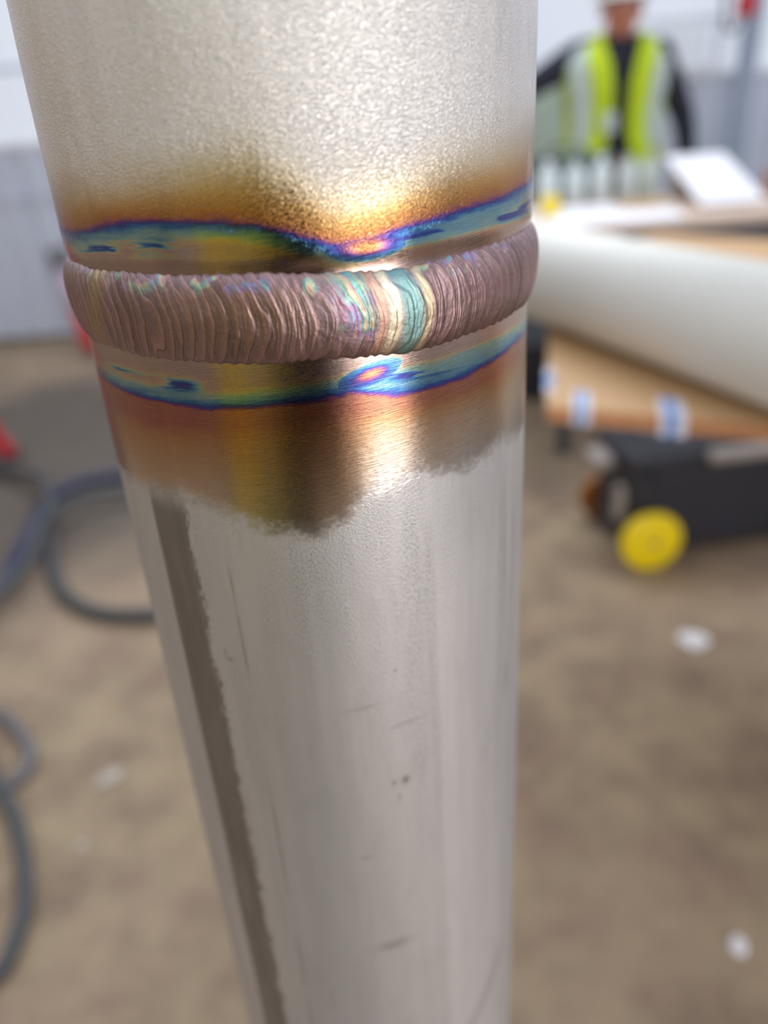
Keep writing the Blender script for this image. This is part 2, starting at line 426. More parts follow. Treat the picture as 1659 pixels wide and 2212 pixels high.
def oxide(PHI, D, edge, upper):
    """D = distance from the weld centre line in mm (positive)"""
    U = np.radians(PHI) * 57
    warp = (grid_noise(U, D, 14, 5, 3 if upper else 4) - .5) * 2.4
    fine = (grid_noise(U, D, 2.2, .8, 5 if upper else 6, 3) - .5) * 1.6
    E = ip(PHI, edge) + warp * .55 + fine * .5
    t = np.zeros_like(D)
    d = D - E                                      # negative = inside the blue zone
    if upper:
        S = ip(PHI, STRAW_U) + (grid_noise(U, D, 10, 10, 8) - .5) * 5
        k = np.clip((S - D) / np.maximum(S - E, 1), 0, 1)
        t_out = 0.49 * k ** 1.5
    else:
        S = ip(PHI, END_L) + (grid_noise(U, D, 5, 3, 9) - .5) * 3.0
        k = np.clip((S + 3 - D) / np.maximum(S - E, 1), 0, 1)
        t_out = (0.11 + 0.36 * k ** 1.3) * sst(D, S + 3, S - 4.5)
        t_out += 0.06 * sst(PHI, -20, -40) * sst(D, S, S - 3)       # left flank tinted deeper orange
        t_out -= 0.09 * sst(PHI, 5, 14) * sst(D, 20, 27) * (D < S)
        t_out = np.clip(t_out, 0, .49)
    t_in = 0.50 + np.clip(-d / 1.3, 0, 1) * 0.12 + np.clip((-d - 1.3) / 1.8, 0, 1) * 0.14 + np.clip((-d - 3.1) / 2.4, 0, 1) * 0.20
    t_in = t_in + (grid_noise(U + D * 4, D, 7, .45, 60 if upper else 61, 3) - .5) * .10 * np.clip(-d / 1.5, 0, 1)
    # darker blue streaks where the film thins again inside the zone
    mid = ip(PHI, [(-60, .52), (-40, .50), (-20, .52), (10, .45), (30, .45), (60, .50)])
    w = np.clip((E - D) / np.maximum(E - 8.8, 1), 0, 1)
    sp = grid_noise(U + D * 1.0, D * 3, 16, 4.5, 12 if upper else 13, 4)
    st = np.exp(-((w - mid) / .15) ** 2) * sst(sp, .36, .56)
    side = np.maximum(sst(PHI, -22, -30) * sst(PHI, -60, -50), sst(PHI, 9, 16))
    t_in = t_in - (t_in - .585) * np.clip(st * side * 1.25, 0, 1)
    # wide vivid blue on the right half
    rb = sst(PHI, 8, 14) * sst(PHI, 62, 44) * sst(w, .75, .55)
    t_in = t_in - (t_in - np.minimum(t_in, .67 + .1 * sp)) * rb * .75
    t = np.where(d > 0, t_out, t_in)
    # the amber spot with its purple and blue rim beside the bright strip
    c = (11.8, 12.2, 5.0, 1.7) if upper else (11.0, 12.8, 4.5, 1.5)
    q = np.sqrt(((PHI - c[0]) / c[2]) ** 2 + ((D - c[1] - (0 if upper else .22 * (c[0] - PHI))) / c[3]) ** 2) + warp * .12
    t = np.where((d < 1.2) | upper * 0, t * 1, t)
    tv = 0.39 + 0.14 * np.clip(q, 0, 1.6)
    t = np.where((q < 1.6) & (t > tv), tv * .75 + t * .25 * np.clip(q, 0, 1) + tv * .25 * (1 - np.clip(q, 0, 1)), t)
    # the far left edge keeps only a grey-gold film
    return np.clip(t, 0, 1)

# upper pipe (slightly larger, blasted skin)
ph = phis(0.28)
zz = np.concatenate([np.linspace(WZ + .0060, WZ + .045, 150), np.linspace(WZ + .045, WZ + .11, 26)[1:], [WZ + .18, WZ + .42]])
PH, ZZ = np.meshgrid(ph, zz, indexing='ij'); D = (ZZ - WZ) * 1000; U = np.radians(PH) * 57
ox = oxide(PH, D, TEAL_U, True)
brs = sst(D + (grid_noise(U, D, 3, 1.5, 20, 3) - .5) * 3.5 - ip(PH, TEAL_U), -.6, -3.2)
rad = 0.0579 - 0.0006 * sst(D, 12, 8) + (grid_noise(U, D, 12, 12, 21) - .5) * .00025
surface('upper_pipe', PH, ZZ, rad, M['upper'], pipe, {'oxide': ox, 'brushed': brs, 'streak': ox * 0})['label'] = 'wrinkled blasted upper pipe length with straw, brown and blue heat tint'

# lower pipe
zz = np.concatenate([[0.0, .4, .8], np.arange(WZ - .32, WZ - .15, .0011), np.arange(WZ - .15, WZ - .0555, .0006), np.linspace(WZ - .055, WZ - .0060, 200)])
PH, ZZ = np.meshgrid(ph, zz, indexing='ij'); D = (WZ - ZZ) * 1000; U = np.radians(PH) * 57
ox = oxide(PH, D, TEAL_L, False)
S_ = ip(PH, END_L) + (grid_noise(U, D, 5, 3.0, 22, 3) - .5) * 4.0 + (grid_noise(U, D, .9, .7, 28, 2) - .5) * 3.5
brs = sst(D, S_ + 3.0, S_ - 4.0)
# dull dark strip running down the left flank with a ragged right edge
rag = (grid_noise(U, D, 2.0, 5, 23, 5) - .5) * 2.2 + (grid_noise(U, D, .7, 1.4, 33, 2) - .5) * 1.6
lft = sst(PH, -49.6, -48.2); rgt = sst(PH + rag * 1.6, -35.3, -37.0)
stk = lft * rgt * sst(D + rag, 38, 47) * (.62 + .22 * grid_noise(U, D, 3, 20, 24))
dl = ip(D, [(45, -26.5), (100, -25.8), (150, -25.5), (300, -25.0)])
line = np.exp(-((PH - dl) / .30) ** 2) * sst(grid_noise(U, D, 50, 14, 25, 3), .40, .62) * .55 * sst(D, 50, 60)
smear = np.zeros_like(PH)
for (a0, d0, wa, wd, k) in ((13, 128, 1.4, 1.8, .75), (9.6, 128, .7, 1.0, .6), (11, 134, .5, 1.2, .55), (6, 196, 6.5, 2.0, .45), (3, 100, 5, .5, .35),
                            (14, 108, 6, .5, .3), (0, 155, 2.5, .5, .35), (58, 70, .7, 18, .4), (52, 75, .8, 25, .3), (54, 115, .6, 8, .5), (-31, 86, 1.6, .6, .55), (-32, 84, .4, 1.6, .55), (12, 90, .35, .5, .8)):
    rr_ = ((PH - a0) / wa) ** 2 + ((D - d0 + (PH - a0) * .12) / wd) ** 2
    smear = np.maximum(smear, k * np.exp(-rr_ * (.7 + grid_noise(U, D, 1.2, 1.2, 26, 3) * 1.4)))
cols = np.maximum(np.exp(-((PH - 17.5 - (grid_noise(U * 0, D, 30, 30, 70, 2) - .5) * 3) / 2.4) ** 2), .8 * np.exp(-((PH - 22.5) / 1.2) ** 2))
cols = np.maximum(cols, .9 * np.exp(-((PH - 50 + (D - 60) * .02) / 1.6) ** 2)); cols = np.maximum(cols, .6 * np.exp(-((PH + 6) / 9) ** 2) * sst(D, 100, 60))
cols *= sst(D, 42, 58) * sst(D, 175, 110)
slant = .30 * np.exp(-((D - 278 + (PH - 22) * 1.25) / 4.5) ** 2) * sst(PH, 20, 26) * sst(PH, 58, 50)
stk = np.clip(np.maximum.reduce([stk, line, smear, slant]), 0, 1)
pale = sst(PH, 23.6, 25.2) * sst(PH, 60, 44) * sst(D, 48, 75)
rad = 0.05715 + (grid_noise(U, D, 14, 30, 27) - .5) * .00015
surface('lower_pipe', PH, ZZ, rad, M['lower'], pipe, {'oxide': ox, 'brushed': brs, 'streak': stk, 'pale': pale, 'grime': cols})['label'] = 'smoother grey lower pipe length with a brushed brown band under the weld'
# bore and cut end, above the frame
b = lathe_bm([(0.0515, 0.0), (0.0515, WZ + .42), (0.0579, WZ + .42)], 64, cap=False)
obj('bore', b, M['lower'], pipe, True)

# weld bead
ph = np.concatenate([np.linspace(-180, -90, 60)[:-1], np.arange(-90, 90, 0.10), np.linspace(90, 180, 60)])
ss_ = np.sin(np.linspace(-math.pi / 2, math.pi / 2, 110))
PH, SS = np.meshgrid(ph, ss_, indexing='ij'); U = np.radians(PH) * 58.5
def frac(x): return x - np.floor(x)
jit = (grid_noise(U, U * 0, 5.0, 5, 40, 2) - .5) * 3.2
curve = 3.6 * (1 - SS ** 2) + 1.6 * (1 - SS) * .5 + (grid_noise(U, SS * 9, 7, 7, 50, 2) - .5) * 1.5
p1 = (U + jit - curve) / 2.6
p2 = (U + jit * .6 - 1.2 * (1 - SS ** 2) + 1.5 * SS + (grid_noise(U, SS * 9, 6, 7, 49, 1) - .5) * 2) / 3.7
p3 = (U + jit * 1.2 - curve * .85) / 0.95 + grid_noise(U, SS * 8, 4, 4, 41) * 2
f1, f2, f3 = frac(p1), frac(p2), frac(p3)
rip = lambda f: np.where(f < .82, (f / .82) ** 1.3, 1 - (f - .82) / .18)
id1 = np.floor(p1); id2 = np.floor(p2)
amp = .55 + .9 * grid_noise(U, SS * 9, 7, 6, 42, 3)
hgt = .11 * rip(f1) * amp + .09 * rip(f2) * (1.5 - amp) + .05 * rip(f3) + (grid_noise(U, SS * 9, 1.5, 1.2, 43, 3) - .5) * .10 + (grid_noise(U, SS * 9, 16, 8, 44, 2) - .5) * .5
half = 8.7 + .16 * np.sin(2 * math.pi * (U + jit) / 3.0) + (grid_noise(U, U * 0, 9, 9, 45, 3) - .5) * .9
skew = ip(PH, [(-60, .2), (0, 0), (60, .2)])
prof = np.clip(1 - np.abs(SS) ** 2.6, 0, 1) ** .62
radm = 57.0 + prof * (2.35 + hgt * 1.15 + .35 * SS)
ZW = WZ + (SS * half + ip(PH, [(-55, .9), (-25, .4), (0, 0), (20, -1.2), (34, -.2), (60, .6)])) / 1000
col = np.ones(PH.shape + (3,)) * np.array([.325, .222, .238])
rnd = np.random.default_rng(5).random(4096)
k1 = rnd[(id1.astype(int)) % 4096][..., None]; k2 = rnd[(id2.astype(int) + 900) % 4096][..., None]
col *= (.72 + .35 * k1 + .25 * k2)
gg = grid_noise(U, SS * 9, 3, 5, 46, 3)[..., None]
col = col * (1 - .28 * sst(gg, .45, .7)) + np.array([.20, .17, .19]) * .28 * sst(gg, .45, .7)
salmon = (sst(f1, .35, .8) * sst(f1, 1, .86) * (.35 + .65 * grid_noise(U, SS * 9, 2.5, 3, 72, 3)))[..., None]
col = col * (1 - .45 * salmon) + np.array([.66, .40, .36]) * .45 * salmon
crack = (np.exp(-((f1 - .97) / .035) ** 2) + .35 * np.exp(-((f2 - .97) / .03) ** 2))[..., None]
col *= 1 - .55 * np.clip(crack, 0, 1)
# interference colours along the upper shoulder and in the restart zone
IR = np.array([[.55, .25, .45], [.20, .50, .55], [.30, .62, .50], [.75, .70, .45], [.80, .45, .40], [.45, .25, .60], [.25, .40, .65], [.55, .25, .45]])
def iri(x):
    x = frac(x) * 7; i = np.floor(x).astype(int); f_ = (x - i)[..., None]; return IR[i] * (1 - f_) + IR[np.minimum(i + 1, 7)] * f_
irc = iri(grid_noise(U, SS * 9, 4, 4, 47, 2) * 1.6 + SS * .35 + rnd[(id1.astype(int)) % 4096] * .5 + f1 * .25)
topm = sst(SS, .45, .78) * sst(grid_noise(U, SS * 9, 3.0, 3, 48, 3), .46, .60) * ip(PH, [(-70, 0), (-45, .4), (-20, .8), (0, .75), (40, .7), (62, .3)])
zone = np.exp(-((PH - 9 + SS * 2) / 3.4) ** 2) * sst(SS, -.75, -.2)
mm = np.clip(topm + zone * .85, 0, 1)[..., None]
col = col * (1 - mm) + irc * mm
cur = (3.0 * (1 - SS ** 2))
a0 = PH - cur * .9
def blend(col, m, c): m = m[..., None]; return col * (1 - m) + np.array(c) * m
col = blend(col, np.exp(-((a0 - 11.0) / 1.0) ** 4) * .85, (.74, .46, .36))
col = blend(col, np.exp(-((a0 - 13.6) / 1.4) ** 4) * .92, (.88, .80, .62))
col = blend(col, np.exp(-((a0 - 17.6 + SS * .5) / 2.5) ** 4) * .90, (.22, .43, .44))
col = blend(col, np.exp(-((a0 - 21.0) / .9) ** 4) * .8, (.72, .62, .42))
col = blend(col, np.exp(-((PH + 51 - SS * 3) / 3.0) ** 2) * .55, (.48, .36, .16))
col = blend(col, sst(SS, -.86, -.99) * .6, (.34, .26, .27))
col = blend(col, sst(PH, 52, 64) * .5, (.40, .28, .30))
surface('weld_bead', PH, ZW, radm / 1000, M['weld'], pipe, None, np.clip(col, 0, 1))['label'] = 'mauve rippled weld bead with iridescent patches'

# ------------------------------------------------------------------ materials of the background
M['ply'] = None
n = NT('plywood'); v = n.obj(); x, y, z = n.sep(v)
gr = n.noise(n.comb(n.math('MULTIPLY', x, 3.0), n.math('MULTIPLY', y, 26.0), n.math('MULTIPLY', z, 26.0)), 1.0, 5, .6, .5)
n.bsdf(n.mix(gr, srgb(188, 146, 100), srgb(206, 168, 122)), .6, 0.0); M['ply'] = n.m
M['plyedge'] = simple('plywood_edge', srgb(190, 134, 92), .7, var=.2, scale=40)
n = NT('matte_pipe_steel'); v = n.obj(); f = n.noise(v, 5.0, 5, .6); f2 = n.ss(n.noise(v, 9.0, 3), .68, .76)
n.bsdf(n.mix(n.math('MULTIPLY', f2, .3), n.mix(f, srgb(212, 212, 208), srgb(226, 226, 222)), srgb(160, 158, 154)), .66, 0.35); M['bigpipe'] = n.m
M['black'] = simple('black_plastic', srgb(40, 42, 53), .5, var=.15)
M['yellow'] = simple('yellow_plastic', srgb(255, 224, 6), .45, var=.05)
M['orange'] = simple('ochre_plastic', srgb(160, 96, 24), .5)
M['greyp'] = simple('grey_plastic', srgb(168, 160, 156), .5)
M['midgrey'] = simple('mid_grey_plastic', srgb(112, 112, 114), .5)
M['paper'] = simple('white_paper', srgb(240, 241, 248), .8, var=.03)
M['label'] = simple('lilac_white_label', srgb(214, 214, 228), .7, var=.03)
M['bluep'] = simple('blue_print', srgb(96, 140, 205), .7)
M['steeldk'] = simple('dark_frame_steel', srgb(72, 78, 92), .5, .2)
M['wood'] = simple('pale_table_top', srgb(206, 184, 168), .6)
M['red'] = simple('red_paint', srgb(196, 40, 52), .45)
M['lilac'] = simple('pale_lilac_paint', srgb(196, 178, 200), .5)
M['hose'] = simple('dark_rubber_hose', srgb(70, 74, 78), .55)
M['hoseb'] = simple('navy_rubber_hose', srgb(46, 54, 88), .55)
M['hoseg'] = simple('grey_rubber_hose', srgb(112, 112, 118), .55)
M['bottle'] = simple('milky_plastic', srgb(205, 216, 218), .35)
M['mint'] = simple('mint_plastic', srgb(200, 216, 208), .4)
M['greyg'] = simple('grey_green_metal', srgb(198, 206, 206), .5)
M['dkgreen'] = simple('dark_green_canvas', srgb(78, 90, 86), .8)
M['skin'] = simple('skin', srgb(196, 128, 108), .55, var=.08)
M['deepskin'] = simple('deep_brown_skin', srgb(74, 48, 38), .55, var=.08)
M['phone'] = simple('matte_black_case', srgb(16, 15, 17), .75)
M['navy'] = simple('navy_jumper', srgb(36, 38, 54), .9, bump=.0006)
M['trou'] = simple('dark_trousers', srgb(40, 42, 52), .9)
M['hiviz'] = simple('hi_vis_fabric', srgb(190, 216, 24), .7, var=.10, scale=8, bump=.001)
M['vestyellow'] = simple('warm_yellow_vest_fabric', srgb(246, 222, 78), .7, var=.08, scale=8)
M['silver'] = simple('reflective_band', srgb(190, 205, 204), .4, var=.05)
M['helmet'] = simple('white_helmet', srgb(238, 236, 236), .35, var=.03)
M['glove'] = simple('boot_leather', srgb(40, 36, 32), .7)

# ------------------------------------------------------------------ plywood bench in front of the white pipe
def poly_slab(pts, z0, z1):
    b = bmesh.new()
    lo = [b.verts.new((x, y, z0)) for x, y in pts]; hi = [b.verts.new((x, y, z1)) for x, y in pts]
    b.faces.new(lo); b.faces.new(hi); k = len(pts)
    for i in range(k): b.faces.new((lo[i], lo[(i + 1) % k], hi[(i + 1) % k], hi[i]))
    return b
bench = empty('plywood_bench', (0.9, 1.1, 0))
tag(bench, 'tan plywood bench top with blue and white stickers folded over its edge', 'bench')
def rel(bm, dx, dy, dz=0):
    bmesh.ops.translate(bm, vec=(-dx, -dy, -dz), verts=bm.verts); return bm
quad = [(.192, .828), (1.74, .082), (2.15, .50), (.76, 2.054), (.438, 1.91)]
obj('bench_top', rel(poly_slab(quad, .8845, .90), .9, 1.1), M['ply'], bench)
nx, ny = (.205 / .2277, -.099 / .2277)
e = poly_slab([(.194, .8255), (1.735, .0825), (1.737, .0865), (.196, .8295)], .8826, .8995)
obj('edge_strip', rel(e, .9, 1.1), M['plyedge'], bench)
for (x, y) in ((1.62, .30), (1.95, .52), (1.42, 1.00), (1.70, .92)):
    obj('leg', rel(box_bm(x, y, .442, .05, .05, .884, .004), .9, 1.1), M['steeldk'], bench)
obj('crossbar', rel(beam_bm((1.62, .30, .25), (1.42, 1.0, .25), .03, .03), .9, 1.1), M['steeldk'], bench)
obj('crossbar', rel(beam_bm((1.95, .52, .25), (1.70, .92, .25), .03, .03), .9, 1.1), M['steeldk'], bench)

def folded_label(p, w, along, inward, deep, drop, name, label, mats):
    """strip of label lying on the top face and folded down over the edge"""
    t = empty(name, (p[0], p[1], .9)); tag(t, label, 'sticker', 'stickers folded over the bench edge')
    A = Vector((*along, 0)).normalized(); N = Vector((*inward, 0)).normalized()
    def slab(a0, a1, mat, nm, h):
        b = bmesh.new()
        prof = [(-.0022 - h, -drop), (-.0022 - h, .0006 + h), (deep, .0006 + h), (deep, .0003), (-.0018, .0003), (-.0018, -drop)]
        L = [[b.verts.new(A * a + N * q + Vector((0, 0, zz))) for q, zz in prof] for a in (a0, a1)]
        k = len(prof)
        for i in range(k): b.faces.new((L[0][i], L[0][(i + 1) % k], L[1][(i + 1) % k], L[1][i]))
        b.faces.new(L[0]); b.faces.new(L[1])
        return obj(nm, b, mat, t)
    slab(-w / 2, w / 2, mats[0], 'label_sheet', 0)
    slab(-w * .22, w * .12, mats[1], 'printed_stripe', .0005)
    return t
al = (nx, ny); inn = (.099 / .2277, .205 / .2277)
pt = lambda s: (.192 + nx * s, .828 + ny * s)
folded_label(pt(.040), .021, al, (.25, .97), .062, .018, 'edge_sticker', 'blue and white sticker over the bench edge nearest its left corner', (M['label'], M['bluep']))
folded_label(pt(.137), .028, al, (.25, .97), .060, .022, 'edge_sticker', 'wider blue and white sticker above the black tool box', (M['label'], M['bluep']))
folded_label((.214, .925), .10, (.082, .361), (.97, -.2), .008, .02, 'edge_sticker', 'pale sticker wrapped over the left side of the bench top', (M['label'], M['bluep']))

# big pale pipe lying across the bench
bp = empty('large_pipe', (.449, .733, .901 + .071), 0)
tag(bp, 'large pale grey steel pipe lying across the plywood bench', 'pipe')
dirv = Vector((math.cos(-1.2454), math.sin(-1.2454), 0))
b = lathe_bm([(.0655, -.34), (.071, -.34), (.071, 1.30), (.0655, 1.30)], 96, cap=False)
vs = b.verts[:]
# close the wall by joining inner tube
bb = lathe_bm([(.0655, -.34), (.0655, 1.30)], 96, cap=False)
rotm = (-dirv).to_track_quat('Z', 'Y').to_matrix()
for q in (b, bb): bmesh.ops.rotate(q, cent=(0, 0, 0), matrix=rotm, verts=q.verts)
obj('pipe_wall', b, M['bigpipe'], bp, True); obj('bore', bb, M['bigpipe'], bp, True)

# ------------------------------------------------------------------ rolling tool box
tb = empty('rolling_tool_box', (.758, 1.895, 0), R(7)); tag(tb, 'black rolling tool box with a bright yellow wheel under the bench', 'tool box')
b = box_bm(.34, .165, .160, .78, .25, .265, .018, 3)
obj('body', b, M['black'], tb)
b = box_bm(.34, .165, .312, .80, .27, .045, .014, 3); box_bm(.34, .165, .338, .70, .18, .012, .005, bm=b)
obj('lid', b, M['black'], tb)
b = box_bm(.34, .165, .36, .34, .05, .018, .008, 3); box_bm(.18, .165, .350, .03, .05, .035, .006, bm=b); box_bm(.50, .165, .350, .03, .05, .035, .006, bm=b)
obj('handle', b, M['midgrey'], tb)
obj('front_grip', box_bm(.27, .020, .322, .24, .030, .034, .010, 3), M['greyp'], tb)
for xx in (.02, .56):
    obj('latch', box_bm(xx, .033, .285, .05, .014, .07, .005), M['black'], tb)
obj('end_bracket', box_bm(-.062, .10, .17, .022, .05, .11, .010, 3), M['greyp'], tb)
obj('pull_grip', box_bm(-.085, .20, .275, .06, .11, .035, .015, 3), M['greyp'], tb)
obj('axle', rel(bar_bm((0, -.02, .086), (0, .34, .086), .010), 0, 0), M['midgrey'], tb)
for k, (yy, mt) in enumerate(((0.0, 'yellow'), (.325, 'orange'))):
    rs = (.93, .86)[k]
    w = lathe_bm([(.030, -.028), (.060, -.026), (.068, -.018), (.086, -.018), (.094, -.012), (.095, 0), (.094, .012), (.086, .016), (.03, .016)], 40, 'Y')
    bmesh.ops.scale(w, vec=(rs, 1, rs), verts=w.verts); bmesh.ops.translate(w, vec=(-.005, yy, .095 * rs), verts=w.verts)
    ow = obj('wheel', w, M[mt], tb, True)
    h = lathe_bm([(.022, -.034), (.026, -.030), (.026, -.024)], 24, 'Y'); bmesh.ops.translate(h, vec=(-.005, yy, .095 * rs), verts=h.verts)
    obj('hub_cap', h, M[mt], ow)

# ------------------------------------------------------------------ far table
ft = empty('far_table', (1.3, 3.1, 0)); tag(ft, 'long pale table on a dark steel frame before the man in hi-vis', 'table')
TZ = .84
obj('table_top', rel(poly_slab([(.36, 2.68), (2.7, 2.88), (2.62, 3.70), (.29, 3.50)], TZ - .03, TZ), 1.3, 3.1), M['wood'], ft)
def along(x, off=.03): return 2.68 + (x - .36) * .0855 + off
b = beam_bm((.40, along(.40), TZ - .075), (2.66, along(2.66), TZ - .075), .04, .075)
obj('apron', rel(b, 1.3, 3.1), M['steeldk'], ft)
for (x, y) in ((.71, 2.762), (1.285, 2.815), (2.4, 2.91), (.50, 3.44), (2.4, 3.60)):
    obj('leg', rel(box_bm(x, y, (TZ - .03) / 2, .042, .042, TZ - .03, .003), 1.3, 3.1), M['steeldk'], ft)

def sheet(name, pts, z, thick, mat, label, cat, group=None):
    cx = sum(p[0] for p in pts) / len(pts); cy = sum(p[1] for p in pts) / len(pts)
    b = rel(poly_slab(pts, 0, thick), cx, cy); o = obj(name, b, mat); o.location = (cx, cy, z)
    return tag(o, label, cat, group)
sheet('drawing_sheet', [(.62, 2.74), (1.10, 2.775), (1.16, 3.08), (.68, 3.06)], TZ + .0005, .006, M['paper'], 'stack of white sheets along the front edge of the far table', 'paper')
sheet('drawing_sheet', [(.50, 3.10), (.98, 3.12), (1.0, 3.30), (.52, 3.27)], TZ + .0005, .004, M['paper'], 'white sheet flat before the row of pale bottles', 'paper')
sheet('cardboard_sheet', [(1.02, 3.14), (1.18, 3.15), (1.20, 3.36), (1.04, 3.36)], TZ + .0005, .004, M['ply'], 'small tan card sheet beside the raised white drawing board', 'card')
# raised drawing board with paper
db = empty('drawing_board', (1.365, 3.22, TZ)); tag(db, 'white drawing board tilted up towards the viewer on the far table', 'drawing board')
b = box_bm(0, 0, .10, .24, .44, .012, .003, rot=Matrix.Rotation(R(0), 3, 'X'))
bmesh.ops.rotate(b, cent=(0, 0, .10), matrix=Matrix.Rotation(R(19), 3, 'X'), verts=b.verts); bmesh.ops.translate(b, vec=(0, 0, -.015), verts=b.verts)
obj('board_panel', b, M['paper'], db)
obj('prop', box_bm(0, .17, .062, .20, .02, .124, .002), M['greyp'], db)
# bottles and clutter
def bottle(x, y, r, h, mat, cap, label):
    t = empty('plastic_bottle', (x, y, TZ)); tag(t, label, 'bottle', 'pale bottles in a row on the far table')
    obj('bottle_body', lathe_bm([(r * .92, 0), (r, .006), (r, h * .68), (r * .75, h * .80), (r * .36, h * .88), (r * .36, h * .93)], 24), mat, t, True)
    obj('bottle_cap', lathe_bm([(r * .42, h * .92), (r * .42, h), (r * .34, h * 1.01)], 20), cap, t, True)
bottle(.760, 3.40, .046, .17, M['bottle'], M['paper'], 'first milky bottle of the row, nearest the upright weld pipe')
bottle(.875, 3.42, .044, .165, M['bottle'], M['mint'], 'second milky bottle of the row on the far table')
bottle(.985, 3.43, .044, .175, M['bottle'], M['paper'], 'third milky bottle of the row on the far table')
bottle(1.100, 3.44, .036, .17, M['bottle'], M['mint'], 'slim milky bottle fourth in the row on the far table')
bottle(1.190, 3.46, .033, .165, M['mint'], M['paper'], 'mint-white bottle at the drawing-board end of the row')
tp = empty('tape_measure', (.685, 3.02, TZ + .007)); tag(tp, 'small yellow tape measure among the white sheets', 'tape measure')
obj('case', box_bm(0, 0, .035, .065, .035, .07, .012, 3), M['yellow'], tp); obj('hook', box_bm(.036, 0, .008, .012, .02, .006, .001), M['greyp'], tp)
bag = empty('canvas_bag', (.86, 3.55, TZ)); tag(bag, 'dark grey-green canvas bag behind the pale bottles', 'bag')
bag.location.y = 3.53
b = box_bm(0, 0, .095, .44, .07, .19, .03, 3); obj('bag_body', b, M['dkgreen'], bag, True)
obj('bag_handle', tube_bm(spline_pts([(-.08, 0, .185), (-.05, 0, .215), (.05, 0, .215), (.08, 0, .185)]), .007), M['dkgreen'], bag, True)
bx = empty('cardboard_box', (1.72, 3.22, TZ)); tag(bx, 'low brown cardboard box right of the tilted drawing board', 'box')
obj('carton', box_bm(0, 0, .05, .22, .2, .10, .003), simple('brown_card', srgb(176, 136, 122), .8), bx)
for s in (-1, 1): obj('flap', box_bm(s * .055, 0, .104, .105, .198, .004, .001), M['wood'], bx)

# cabinet against the back wall
cb = empty('metal_cabinet', (1.18, 5.02, 0)); tag(cb, 'pale grey-green metal cabinet by the back wall left of the man', 'cabinet')
obj('cabinet_body', box_bm(0, 0, .68, .42, .36, 1.28, .006), M['greyg'], cb)
obj('plinth', box_bm(0, .01, .02, .38, .32, .04, .003), M['steeldk'], cb)
d_ = obj('door', box_bm(0, -.188, .68, .40, .014, 1.24, .004), M['mint'], cb); obj('door_handle', box_bm(.15, -.202, .72, .02, .014, .12, .004), M['greyp'], d_)
# post by the back wall
ps = empty('support_post', (2.24, 5.02, 0)); tag(ps, 'blue-grey steel support post at the right of the back wall', 'post')
obj('post_shaft', box_bm(0, 0, 1.6, .09, .09, 3.18, .006), M['post'], ps); obj('foot_plate', box_bm(0, 0, .006, .2, .2, .012, .002), M['steeldk'], ps)
# wall window right
b = box_bm(1.96, WY - .05, 1.62, .46, .03, .03, .003); box_bm(1.96, WY - .05, 1.37, .46, .03, .03, .003, bm=b)
box_bm(1.745, WY - .05, 1.495, .03, .03, .22, .003, bm=b); box_bm(2.175, WY - .05, 1.495, .03, .03, .22, .003, bm=b)
wi = obj('window_1', b, M['lining']); tag(wi, kind='structure')
n = NT('clear_pane'); n.bsdf((1, 1, 1), .02, 0.0, Transmission_Weight=1.0, IOR=1.1)
obj('pane', box_bm(1.96, WY - .05, 1.495, .41, .004, .23), n.m, wi)
# red hanging hook block
hk = empty('hoist_hook', (2.02, 4.85, 1.58)); tag(hk, 'red hoist block on a dark chain near the top right', 'hoist')
obj('block', box_bm(.10, 0, .06, .10, .07, .12, .02, 3), M['red'], hk)
b = bmesh.new()
b = tube_bm(spline_pts([(-.03, 0, .30), (-.02, 0, .1), (.0, 0, -.03), (.04, 0, -.06), (.07, 0, -.01)]), .012)
obj('hook', b, M['steeldk'], hk, True)
obj('chain', tube_bm([Vector((.10, 0, .12)), Vector((.10, 0, 1.7))], .008), M['steeldk'], hk)

# black case on the floor behind the bench, left end
bc = empty('black_case', (.80, 3.72, 0), R(8)); tag(bc, 'black case on the floor beneath the pale pipe, beside the upright pipe', 'case')
obj('case_body', box_bm(0, 0, .12, .34, .60, .23, .02, 3), M['black'], bc)
obj('case_lid', box_bm(0, 0, .245, .35, .61, .03, .01, 3), M['black'], bc)
obj('handle', tube_bm(spline_pts([(-.06, 0, .258), (-.05, 0, .29), (.05, 0, .29), (.06, 0, .258)]), .008), M['midgrey'], bc, True)

# ------------------------------------------------------------------ left side: red stand legs and hoses
pl = empty('leaning_stand', (-1.80, 4.74, 0)); pl.location.x = -1.70; tag(pl, 'short red and pale lilac post leaning at the wall beside the weld', 'stand')
A_, B_ = Vector((-.02, .0, .03)), Vector((-.22, .33, .56))
mid_ = A_.lerp(B_, .42)
obj('red_foot', bar_bm(A_, mid_, .052, .056, 20), M['red'], pl, True)
obj('pale_sleeve', bar_bm(mid_, B_, .058, .058, 20), M['lilac'], pl, True)
obj('clamp', bar_bm(B_.lerp(A_, .16), B_ + (B_ - A_) * .05, .070, .070, 20), M['midgrey'], pl, True)
obj('foot_pad', box_bm(.03, -.01, .015, .16, .16, .03, .006), M['midgrey'], pl)

tr_ = empty('red_trestle', (-1.95, 2.65, 0)); tag(tr_, 'red steel trestle whose leg enters at the left edge', 'trestle')
for (fx, fy, tx, ty) in ((.365, .455, .06, .40), (-.365, .455, -.06, .40), (.365, -.455, .06, -.40), (-.365, -.455, -.06, -.40)):
    lg = obj('leg', beam_bm((fx, fy, .012), (tx, ty, .80), .062, .05), M['red'], tr_)
    obj('rubber_foot', box_bm(fx, fy, .012, .08, .08, .024, .005), M['black'], lg)
obj('beam', beam_bm((0, -.50, .81), (0, .50, .81), .10, .08), M['red'], tr_)

